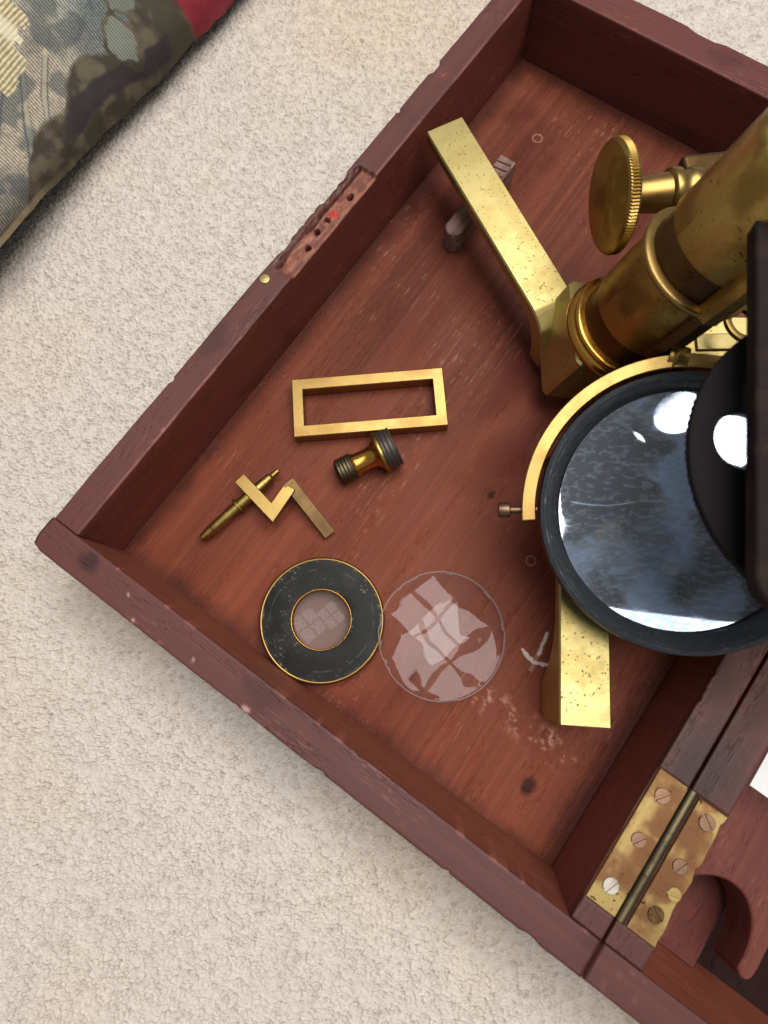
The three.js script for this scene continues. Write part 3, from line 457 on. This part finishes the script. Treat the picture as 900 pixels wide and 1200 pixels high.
    for (const [ux, uz, ur, um] of [[-0.0335, 0.0190, 0.0042, brass.aged], [-0.0150, 0.0300, 0.0030, brass.pale], [-0.0240, 0.0070, 0.0016, brass.steel]]) part('wheel_screw', projectUV(lathe([[0, -0.0016], [ur * 0.7, -0.0016], [ur, -0.0006], [ur, 0.0004]], 24)).applyMatrix4(basis(ER, V(0, 1, 0), ED, sc.clone().addScaledVector(ER, ux).addScaledVector(ED, uz))), um, ms);
    const st = new THREE.Shape(), w = 0.0455; st.moveTo(-w, -0.0480); st.bezierCurveTo(-w, -0.0525, -w + 0.003, -0.0562, -w + 0.008, -0.0562); st.lineTo(0.05, -0.0562); st.lineTo(0.05, 0.0585); st.lineTo(-w, 0.0585); st.closePath();
    const SD = V(0.469, 0, 0.883).normalize(), SR = V(SD.z, 0, -SD.x);
    const hole = new THREE.Path(); hole.moveTo(-0.0250, -0.0040); hole.absarc(-0.0030, 0.0030, 0.0125, -1.2, 1.9, false); hole.absarc(-0.0240, 0.0085, 0.0125, 1.9, 4.4, false); hole.closePath(); st.holes.push(hole);
    const so = V(0.1504, 0, -0.2032).lerp(V(0.2052, 0, -0.0999), 0.5).addScaledVector(SR, 0.0455); so.y = stageY;
    const t = textures(256, 256, (u, v) => { const b = fbm(u * 14, v * 14, 760, 4); return { c: mix3([30, 22, 21], [46, 34, 30], sm(0.45, 0.7, b)), r: 0.75 + 0.2 * (b - 0.5), h: 0.5 + 0.2 * b }; }, [12, 12]);
    part('stage', projectUV(crisp(extrude(st, 0.006, 0.0006, 1, 48).rotateX(-Math.PI / 2), 30)).applyMatrix4(basis(SR, V(0, 1, 0), SD, so)), phys({ ...t, roughness: 1, bumpScale: 0.0001, specularIntensity: 0.4 }), ms, 'blackened stage plate nearest the camera');
  }
}

// ================================================================== loose pieces on the tray floor
// rectangular frame
{
  const a = V(0.0161, 0, -0.1161), b = V(0.0744, 0, -0.1644), c = V(0.0933, 0, -0.1411), d = V(0.0364, 0, -0.0933), mid = a.clone().add(b).add(c).add(d).multiplyScalar(0.25);
  const x = b.clone().sub(a).add(c).sub(d).normalize(), z = x.clone().cross(V(0, 1, 0)), W = 0.0752, D = 0.0303, s = new THREE.Shape(); s.moveTo(-W / 2, -D / 2); s.lineTo(W / 2, -D / 2); s.lineTo(W / 2, D / 2); s.lineTo(-W / 2, D / 2); s.closePath();
  const h = new THREE.Path(), w2 = W / 2 - 0.0054, d2 = D / 2 - 0.0057; h.moveTo(-w2, -d2); h.lineTo(-w2, d2); h.lineTo(w2, d2); h.lineTo(w2, -d2); h.closePath(); s.holes.push(h);
  const g = projectUV(crisp(extrude(s, 0.0080, 0.0003, 1).rotateX(-Math.PI / 2), 30), 0).applyMatrix4(basis(x, V(0, 1, 0), z));
  const m = new THREE.Mesh(g, brass.gold); m.name = 'slide_holder'; m.position.copy(mid).setY(0.0003); m.castShadow = m.receiveShadow = true; m.userData = { label: 'flat rectangular open brass frame lying in the middle of the tray', category: 'brass frame' }; scene.add(m);
}
// objective lens cell
{
  const a = V(0.0640, 0.0066, -0.0912), b = V(0.0785, 0.0103, -0.1160), d = b.clone().sub(a), o = thing('objective_lens', 'small brass objective with threaded black flange lying beside the rectangular frame', 'objective lens', V(0.071, 0, -0.104)), m = yAlong(d, a), L = d.length();
  const thread = (r, y0, y1, n) => { const q = []; for (let i = 0; i <= n * 4; i++) { const t = i / (n * 4); q.push([r - 0.0005 * (0.5 - 0.5 * Math.cos(t * n * 2 * Math.PI)), mix(y0, y1, t)]); } return q; };
  part('threaded_end', projectUV(lathe([[0, -0.0005], [0.0046, -0.0005], [0.0058, 0.0004], ...thread(0.0067, 0.0010, 0.0078, 4), [0.0058, 0.0086], [0.0046, 0.0088]], 48), 1).applyMatrix4(m), brass.barrel, o);
  part('body', projectUV(lathe([[0.0046, 0.0080], [0.0060, 0.0086], [0.0052, 0.0100], [0.0050, 0.0150], [0.0053, 0.0185], [0.0070, 0.0205], [0.0084, 0.0215]], 48), 1).applyMatrix4(m), brass.lacquer, o);
  part('front_flange', projectUV(lathe([[0.0080, 0.0212], [0.0098, 0.0216], [0.0103, 0.0224], [0.0101, 0.0236], [0.0094, 0.0240]], 64), 1).applyMatrix4(m), brass.aged, o);
  const blk = std({ color: new THREE.Color(0.075, 0.066, 0.054), roughness: 0.45, metalness: 0.6 });
  part('thread', lathe([[0.0088, 0.0236], ...thread(0.0098, 0.0240, L + 0.0012, 3), [0.0090, L + 0.0016], [0.0070, L + 0.0016], [0.0066, L - 0.002], [0, L - 0.003]], 64).applyMatrix4(m), blk, o, 'blackened thread of the wide end');
}
// zigzag clip on its pin
{
  const o = thing('stage_clip', 'small zigzag brass clip on a pointed pin, lying near the left wall', 'brass clip', V(0.045, 0, -0.056));
  const strip = (a, b, w, t) => { const d = b.clone().sub(a), L = d.length(), x = d.normalize(), z = x.clone().cross(V(0, 1, 0)).normalize(), y = z.clone().cross(x); return projectUV(rbox(L, t, w, 0.0003)).applyMatrix4(basis(x, y, z, a.clone().add(b).multiplyScalar(0.5))); };
  const q = [V(0.0282, 0.0118, -0.0612), V(0.0515, 0.0118, -0.0570), V(0.0507, 0.0118, -0.0718), V(0.0778, 0.0016, -0.0650)], w = 0.0060;
  // one bent strip: the outline is offset to both sides and given thickness
  const s = new THREE.Shape(), P = (v) => new THREE.Vector2(v.x, -v.z), A = P(q[0]), B = P(q[1]), C = P(q[2]);
  const off = (p, n, k) => [p.x + n.x * k, p.y + n.y * k], n1 = new THREE.Vector2(-(B.y - A.y), B.x - A.x).normalize(), n2 = new THREE.Vector2(-(C.y - B.y), C.x - B.x).normalize(), mit = n1.clone().add(n2).normalize(), ml = w / 2 / mit.dot(n1);
  s.moveTo(...off(A, n1, w / 2)); s.lineTo(...off(B, mit, ml)); s.lineTo(...off(C, n2, w / 2)); s.lineTo(...off(C, n2, -w / 2)); s.lineTo(...off(B, mit, -ml)); s.lineTo(...off(A, n1, -w / 2)); s.closePath();
  part('bent_strip', projectUV(crisp(extrude(s, 0.0030, 0.0003, 1).rotateX(-Math.PI / 2), 30)).translate(0, 0.0090, 0), brass.gold, o);
  part('sloping_leg', strip(V(0.0480, 0.0112, -0.0733), q[3], 0.0058, 0.0028), brass.shadowed, o, 'leg sloping down to the floor, shadow painted into its brass');
  const a = V(0.0293, 0.0042, -0.0276), b = V(0.0392, 0.0060, -0.0756), d = b.clone().sub(a), L = d.length(), pin = lathe([[0, 0], [0.0025, 0.0002], [0.0028, 0.0010], [0.0028, 0.0065], [0.0025, 0.0069], [0.0025, 0.0072], [0.0028, 0.0076], [0.0028, 0.0225], [0.0040, 0.0229], [0.0040, 0.0240], [0.0029, 0.0244], [0.0029, 0.0280], [0.0030, 0.0284], [0.0030, 0.0330], [0.0024, L - 0.005], [0.0015, L - 0.004], [0.0014, L - 0.0002], [0, L]], 32), pp = pin.attributes.position;
  for (let i = 0; i < pp.count; i++) { const y = pp.getY(i); if (y < 0.0066) pp.setX(i, pp.getX(i) * mix(0.62, 1, y / 0.0066)); }     // chisel end
  part('pin', projectUV(crisp(pin, 35), 1).applyMatrix4(yAlong(d, a)), brass.aged, o);
}
// black eyepiece ring with its little lens
{
  const c = V(0.0992, 0, -0.0308), o = thing('black_lens_ring', 'worn black disc with a small round lens in its middle, against the front wall', 'lens mount', c.clone());
  const R = 0.0288;
  part('brass_edge', projectUV(lathe([[R - 0.003, 0.0003], [R - 0.0004, 0.0003], [R, 0.0008], [R, 0.0060], [R - 0.0006, 0.0066], [R - 0.0012, 0.0067], [R - 0.0016, 0.0062]], 120)).translate(c.x, 0, c.z), brass.gold, o);
  const t = textures(1024, 1024, (u, v) => {
    const x = (u - 0.5) * 0.06, y = (v - 0.5) * 0.06, r = Math.hypot(x, y), a = Math.atan2(y, x), b = fbm(x * 130, y * 130, 800, 4), f = fbm(x * 700, y * 700, 803, 3);
    const edge = sm(0.0262, 0.0285, r + 0.0030 * (fbm(x * 300, y * 300, 805, 3) - 0.5)), chip = Math.max(0.7 * sm(0.68, 0.78, f) * sm(0.54, 0.66, b), 0.7 * sm(0.88, 0.94, vn(x * 1500, y * 1500, 808)) * sm(0.45, 0.6, b), edge * sm(0.45, 0.6, f) * 1.1);
    const arc = sm(0.00035, 0.0001, Math.abs(r - 0.0235 - 0.0004 * Math.sin(a * 2))) * sm(0.55, 0.7, vn(a * 9, 2, 811)) * 0.6;
    let c2 = mix3([17, 17, 17], [34, 35, 34], sm(0.4, 0.7, b)); c2 = mix3(c2, [176, 158, 116], Math.min(1, chip) * 0.75); c2 = mix3(c2, [96, 96, 92], arc);
    return { c: c2, r: 0.52 + 0.3 * (b - 0.5), h: 0.6 - 0.4 * chip + 0.1 * f };
  });
  const disc = lathe([[0.0136, 0.0030], [0.0136, 0.0064], [0.0141, 0.0068], [0.0180, 0.0070], [0.0245, 0.0066], [0.0268, 0.0065], [R - 0.0011, 0.0064]], 120), p = disc.attributes.position, uv = disc.attributes.uv; for (let i = 0; i < p.count; i++) uv.setXY(i, 0.5 + p.getX(i) / 0.06, 0.5 - p.getZ(i) / 0.06);
  part('black_disc', disc.translate(c.x, 0, c.z), phys({ ...t, specularIntensity: 0.5, roughness: 1, bumpScale: 0.00012 }), o, 'black enamelled face with chipped paint');
  part('lens_rim', projectUV(lathe([[0.0133, 0.0060], [0.0134, 0.0074], [0.0137, 0.0077], [0.0140, 0.0074], [0.0140, 0.0062]], 80)).translate(c.x, 0, c.z), brass.lacquer, o);
  const lp = []; for (let i = 0; i <= 20; i++) { const r = 0.0132 * i / 20; lp.push([r, 0.0066 + 0.0034 * (1 - (r / 0.0133) ** 2)]); } for (let i = 20; i >= 0; i--) { const r = 0.0132 * i / 20; lp.push([r, 0.0064 - 0.0030 * (1 - (r / 0.0133) ** 2)]); }
  part('small_lens', lathe(lp, 72).translate(c.x, 0, c.z), phys({ color: 0xffffff, roughness: 0.02, transmission: 1, thickness: 0, ior: 1.20 }), o, 'small domed glass lens');
  part('lens_seat', projectUV(lathe([[0, 0.0006], [0.0135, 0.0006], [0.0135, 0.0032]], 48)).translate(c.x, 0, c.z), std({ color: new THREE.Color(0.20, 0.12, 0.10), roughness: 0.7 }), o);
}
// loose glass lens, one edge resting on the ring
{
  const c = V(0.1478, 0.0064, -0.0570), R = 0.0290, n = ER.clone().multiplyScalar(0.115).add(V(0, 1, 0)).normalize();
  const rnd = rng(41), lp = [], N = 44, sag = 0.0046, e = 0.0006; for (let i = 0; i <= N; i++) { const r = (R - 0.0003) * i / N; lp.push([r, e + sag * (1 - (r / R) ** 2)]); } lp.push([R, e - 0.0003], [R, -e + 0.0003]); for (let i = N; i >= 0; i--) { const r = (R - 0.0003) * i / N; lp.push([r, -e - sag * (1 - (r / R) ** 2)]); }
  const g = lathe(lp, 160), p = g.attributes.position; for (let i = 0; i < p.count; i++) { const x = p.getX(i), z = p.getZ(i), r = Math.hypot(x, z), a = Math.atan2(z, x); if (r > R - 0.0012) { const k = 1 - 0.022 * sm(0.62, 0.9, vn(a * 14 + 50, 3, 901)) * vn(a * 60 + 90, p.getY(i) * 800, 903); p.setX(i, x * k); p.setZ(i, z * k); } }
  for (let i = 0; i < p.count; i++) { const x = p.getX(i), z = p.getZ(i), y = p.getY(i), r = Math.hypot(x, z), k = 1 - sm(R - 0.004, R - 0.0005, r); p.setY(i, y + k * Math.sign(y) * (0.00042 * (fbm(x * 75 + 9, z * 75, y > 0 ? 911 : 917, 2) - 0.5))); }
  { const q = mergeVertices((() => { const h = g.clone(); h.deleteAttribute('uv'); h.deleteAttribute('normal'); return h; })(), 1e-7); q.computeVertexNormals(); g.copy(q); }
  const x = ER.clone().addScaledVector(n, -ER.dot(n)).normalize();
  g.applyMatrix4(basis(x, n, x.clone().cross(n)));
  const o = thing('glass_lens', 'large loose clear glass lens with chipped edge, leaning on the black ring', 'glass lens', c.clone()), L = basis(x, n, x.clone().cross(n), c);
  part('lens_glass', g.translate(c.x, c.y, c.z), phys({ color: 0xffffff, roughness: 0.015, transmission: 1, thickness: 0, ior: 1.36 }), o);
  const ge = lathe([[R - 0.0004, e + 0.00004], [R - 0.0002, e], [R + 0.0001, e * 0.6], [R + 0.0001, -e * 0.6], [R - 0.0002, -e], [R - 0.0004, -e - 0.00004]], 320), q = ge.attributes.position;
  for (let i = 0; i < q.count; i++) { const a = Math.atan2(q.getZ(i), q.getX(i)), r = Math.hypot(q.getX(i), q.getZ(i)), bite = sm(0.60, 0.80, vn(a * 7 + 40, 3, 921)) * vn(a * 30 + 200, 2, 923), k = 1 - (r < R - 0.0003 ? 0.050 : 0.012) * bite; q.setX(i, q.getX(i) * k); q.setZ(i, q.getZ(i) * k); q.setY(i, q.getY(i) + Math.sign(q.getY(i)) * (r < R - 0.0003 ? 0.0007 * bite : 0.00004)); }
  ge.computeVertexNormals();
  part('ground_edge', ge.applyMatrix4(L), phys({ color: new THREE.Color(0.80, 0.74, 0.72), roughness: 0.3, transmission: 0.85, thickness: 0, ior: 1.4 }), o, 'ground edge of the glass with small bright chips');
}

// ================================================================== tapestry cushion at top left
{
  const ZL = 0.62, zc = -0.30, prof = [];                          // section across the edge: x from the seam inwards, y up; t is the length along the cloth
  const pt = (t) => {                                              // t in metres from the seam
    const k = Math.min(1, t / 0.15), x = 0.150 * Math.pow(k, 1.45) * 0.98 + 0.0 - 0.0045 * Math.sin(Math.min(1, t / 0.03) * Math.PI), y = 0.062 * Math.sin(Math.pow(k, 0.75) * Math.PI / 2);
    return [x, y];
  };
  const nT = 90, nZ = 330, pos = [], uv = [], idx = [];
  for (let j = 0; j <= nZ; j++) {
    const z = zc + ZL * (0.5 - j / nZ), wav = 0.0022 * (vn(z * 40, 1, 951) - 0.5) + 0.0025 * (vn(z * 14, 4, 952) - 0.5);
    for (let i = 0; i <= nT; i++) {
      const t = 0.19 * Math.pow(i / nT, 1.2), [dx, y] = pt(Math.min(t, 0.15)), ex = Math.max(0, t - 0.15);
      const pucker = 0.0012 * sm(0.03, 0, t) * (vn(z * 150, 2, 953) - 0.5);
      pos.push(-0.1625 + 0.010 * sm(-0.19, -0.08, z) - dx - ex + wav * sm(0.05, 0, t), 0.004 + 0.011 * sm(-0.20, -0.10, z) * sm(0.05, 0, t) + y + pucker + 0.003 * (fbm(z * 16, t * 16, 955, 3) - 0.5) * sm(0, 0.02, t), z);
      uv.push(-z / 0.62 - 0.0, t / 0.2);
    }
  }
  const mrow = nT + 1; for (let j = 0; j < nZ; j++) for (let i = 0; i < nT; i++) { const a = j * mrow + i, b = a + 1, c = a + mrow, d = c + 1; idx.push(a, b, c, b, d, c); }
  const top = new THREE.BufferGeometry(); top.setAttribute('position', new THREE.Float32BufferAttribute(pos, 3)); top.setAttribute('uv', new THREE.Float32BufferAttribute(uv, 2)); top.setIndex(idx); top.computeVertexNormals();
  const W = 2048, Hh = 704;
  const t = textures(W, Hh, (u, v) => {
    const z = -u * 0.62, t = v * 0.2, n1 = fbm(z * 60, t * 60, 960, 4), n2 = fbm(z * 150, t * 150, 962, 3), tt = t + 0.016 * (n1 - 0.5) + 0.006 * (n2 - 0.5);
    const ribZ = 0.5 + 0.5 * Math.sin((t + 0.0008 * (n2 - 0.5)) * 2 * Math.PI / 0.0021), ribX = 0.5 + 0.5 * Math.sin((z + 0.12 * t + 0.0006 * n1) * 2 * Math.PI / 0.0015), stitch = 0.5 + 0.5 * Math.sin(t * 2 * Math.PI / 0.0008);
    let c, h;
    const frontness = sm(-0.165, -0.085, z);                       // towards the near corner the grey runs down to the seam
    const lobes = 0.009 * Math.abs(Math.sin(z * 62 + 0.6)) + 0.004 * (n2 - 0.5) + 0.004 * (n1 - 0.5), olive = sm(0.0012, -0.0012, t - mix(0.021, -0.006, frontness) - lobes);
    const tan = sm(-0.0008, 0.0008, t + 0.004 * (n1 - 0.5) - 0.050 + 0.05 * sm(-0.17, -0.24, z) - 0.009 * (vn(Math.floor(z / 0.0036) * 1.7, 3, 965) - 0.5) * 2 - 0.10 * sm(-0.17, -0.23, z));
    const tone = sm(0.36, 0.62, fbm(z * 22, t * 30, 961, 3)), slate = sm(-0.17, -0.225, z), warmG = mix3([140, 134, 122], [186, 174, 152], tone), coldG = mix3([116, 124, 122], [154, 160, 150], tone);
    const light = mix(0.66, 1.14, ribX) * mix(0.88, 1.10, stitch) * (0.86 + 0.28 * vn(z * 1400, t * 1400, 969));
    c = mix3(warmG, coldG, slate).map((q) => q * light); h = ribX;
    // leaf ribs in cream, each with a dark line beside it
    for (const [za, ta, zb, tb, wd] of [[-0.148, 0.048, -0.100, 0.020, 0.0022], [-0.135, 0.040, -0.118, 0.044, 0.0016], [-0.122, 0.032, -0.104, 0.036, 0.0016], [-0.165, 0.046, -0.128, 0.014, 0.0016], [-0.112, 0.052, -0.086, 0.036, 0.0018], [-0.180, 0.043, -0.150, 0.022, 0.0014], [-0.098, 0.030, -0.082, 0.018, 0.0016]]) {
      const d = seg(z, t, za, ta, zb, tb)[0] + 0.0012 * (n2 - 0.5), dd = seg(z, t, za + 0.003, ta - 0.0022, zb + 0.003, tb - 0.0022)[0] + 0.0016 * (n2 - 0.5);
      c = mix3(c, [64, 68, 74].map((q) => q * mix(0.8, 1.15, ribX)), sm(wd * 1.5, wd * 0.6, dd) * 0.75); c = mix3(c, [206, 194, 164].map((q) => q * mix(0.8, 1.1, stitch)), sm(wd, wd * 0.5, d) * 0.8);
    }
    const shade = sm(0.54, 0.64, fbm(z * 70, t * 70, 967, 3)) * 0.5 * (1 - tan); c = mix3(c, [74, 80, 84].map((q) => q * mix(0.75, 1.15, ribX)), shade);
    const tanc = mix3([150, 132, 96], [228, 214, 176], ribZ).map((q) => q * (0.9 + 0.2 * vn(z * 900, t * 900, 970))); c = mix3(c, tanc, tan * (1 - olive)); h = mix(h, ribZ, tan);
    const blue = sm(0.008, 0.005, Math.abs(t - 0.076 - 0.02 * Math.sin(z * 40)) + 0.006 * (n1 - 0.5)) * sm(-0.150, -0.135, z); c = mix3(c, [82, 92, 106].map((q) => q * mix(0.7, 1.2, ribX)), blue * 0.9);
    const cream = sm(0.006, 0.002, Math.abs(z + 0.176 + 0.1 * (t - 0.08)) + 0.003 * (n2 - 0.5)) * tan; c = mix3(c, [236, 228, 200], cream * 0.7);
    const ol = mix3([66, 58, 46], [104, 95, 74], sm(0.30, 0.70, n2)).map((q) => q * mix(0.82, 1.12, ribX)); c = mix3(c, ol, olive);
    const purple = sm(0.0025, 0.0005, Math.abs(t - 0.013 - 0.004 * Math.sin(z * 60)) - 0.0035 + 0.006 * (n1 - 0.5)) * sm(-0.145, -0.165, z) * sm(-0.250, -0.238, z); c = mix3(c, [46, 36, 42], purple * 0.8);
    const sx = z + 0.222, sy = t - 0.026, lobe = sm(0.0075, 0.0065, Math.hypot(sx - 0.006, sy * 0.8) + 0.009 * (n2 - 0.5) + 0.004 * (n1 - 0.5)), lobe2 = sm(0.0065, 0.0055, Math.hypot((sx + 0.0085) * 0.9, sy - 0.010) + 0.009 * (n2 - 0.5) + 0.004 * (n1 - 0.5)), halo = Math.max(sm(0.0105, 0.0088, Math.hypot(sx - 0.006, sy * 0.8) + 0.009 * (n2 - 0.5) + 0.004 * (n1 - 0.5)), sm(0.0095, 0.0080, Math.hypot((sx + 0.0085) * 0.9, sy - 0.010) + 0.009 * (n2 - 0.5) + 0.004 * (n1 - 0.5)));
    c = mix3(c, ol, halo * 0.9); c = mix3(c, mix3([112, 118, 108], [150, 152, 136], n1).map((q) => q * mix(0.75, 1.12, ribX)), Math.max(lobe, lobe2));
    const red = sm(-0.253, -0.258, z + 0.006 * (n1 - 0.5)), outline = sm(0.010, 0.006, Math.abs(z + 0.246 + 0.006 * (n1 - 0.5))); c = mix3(c, [70, 64, 46], outline * (1 - red) * 0.9); c = mix3(c, mix3([128, 26, 40], [168, 44, 60], n2).map((q) => q * mix(0.9, 1.08, stitch)), red);
    const seam = sm(0.0035, 0.0015, t) * frontness; c = mix3(c, [206, 184, 146], seam * 0.8);
    const bright = 0.95; return { c: c.map((q) => q * bright), r: 0.9, h: 0.3 + 0.5 * h };
  });
  const cloth = phys({ ...t, roughness: 1, bumpScale: 0.0006, sheen: 0.3, sheenRoughness: 0.6, sheenColor: new THREE.Color(0.6, 0.58, 0.5) });
  const o = thing('tapestry_cushion', 'woven tapestry cushion with grey leaves and a red patch on the carpet', 'cushion', V(-0.25, CY, -0.30));
  part('tapestry_cover', top, cloth, o);
  // plain underside, drawn in beneath the seam
  const ub = []; const s2 = new THREE.Shape(); s2.moveTo(0.165, 0.0045); s2.bezierCurveTo(0.175, -0.004, 0.185, -0.0115, 0.215, -0.012); s2.lineTo(0.345, -0.012); s2.lineTo(0.345, 0.058); s2.lineTo(0.28, 0.052); s2.bezierCurveTo(0.21, 0.03, 0.18, 0.012, 0.165, 0.0045); s2.closePath();
  const under = extrude(s2, ZL - 0.002, 0).applyMatrix4(basis(V(-1, 0, 0), V(0, 1, 0), V(0, 0, -1))).translate(0, 0, zc + ZL / 2 - 0.001);
  part('underside', projectUV(crisp(under, 40)), std({ color: new THREE.Color(0.05, 0.042, 0.036), roughness: 0.95 }), o, 'dark plain underside of the cushion');
}

renderer.render(scene, camera);
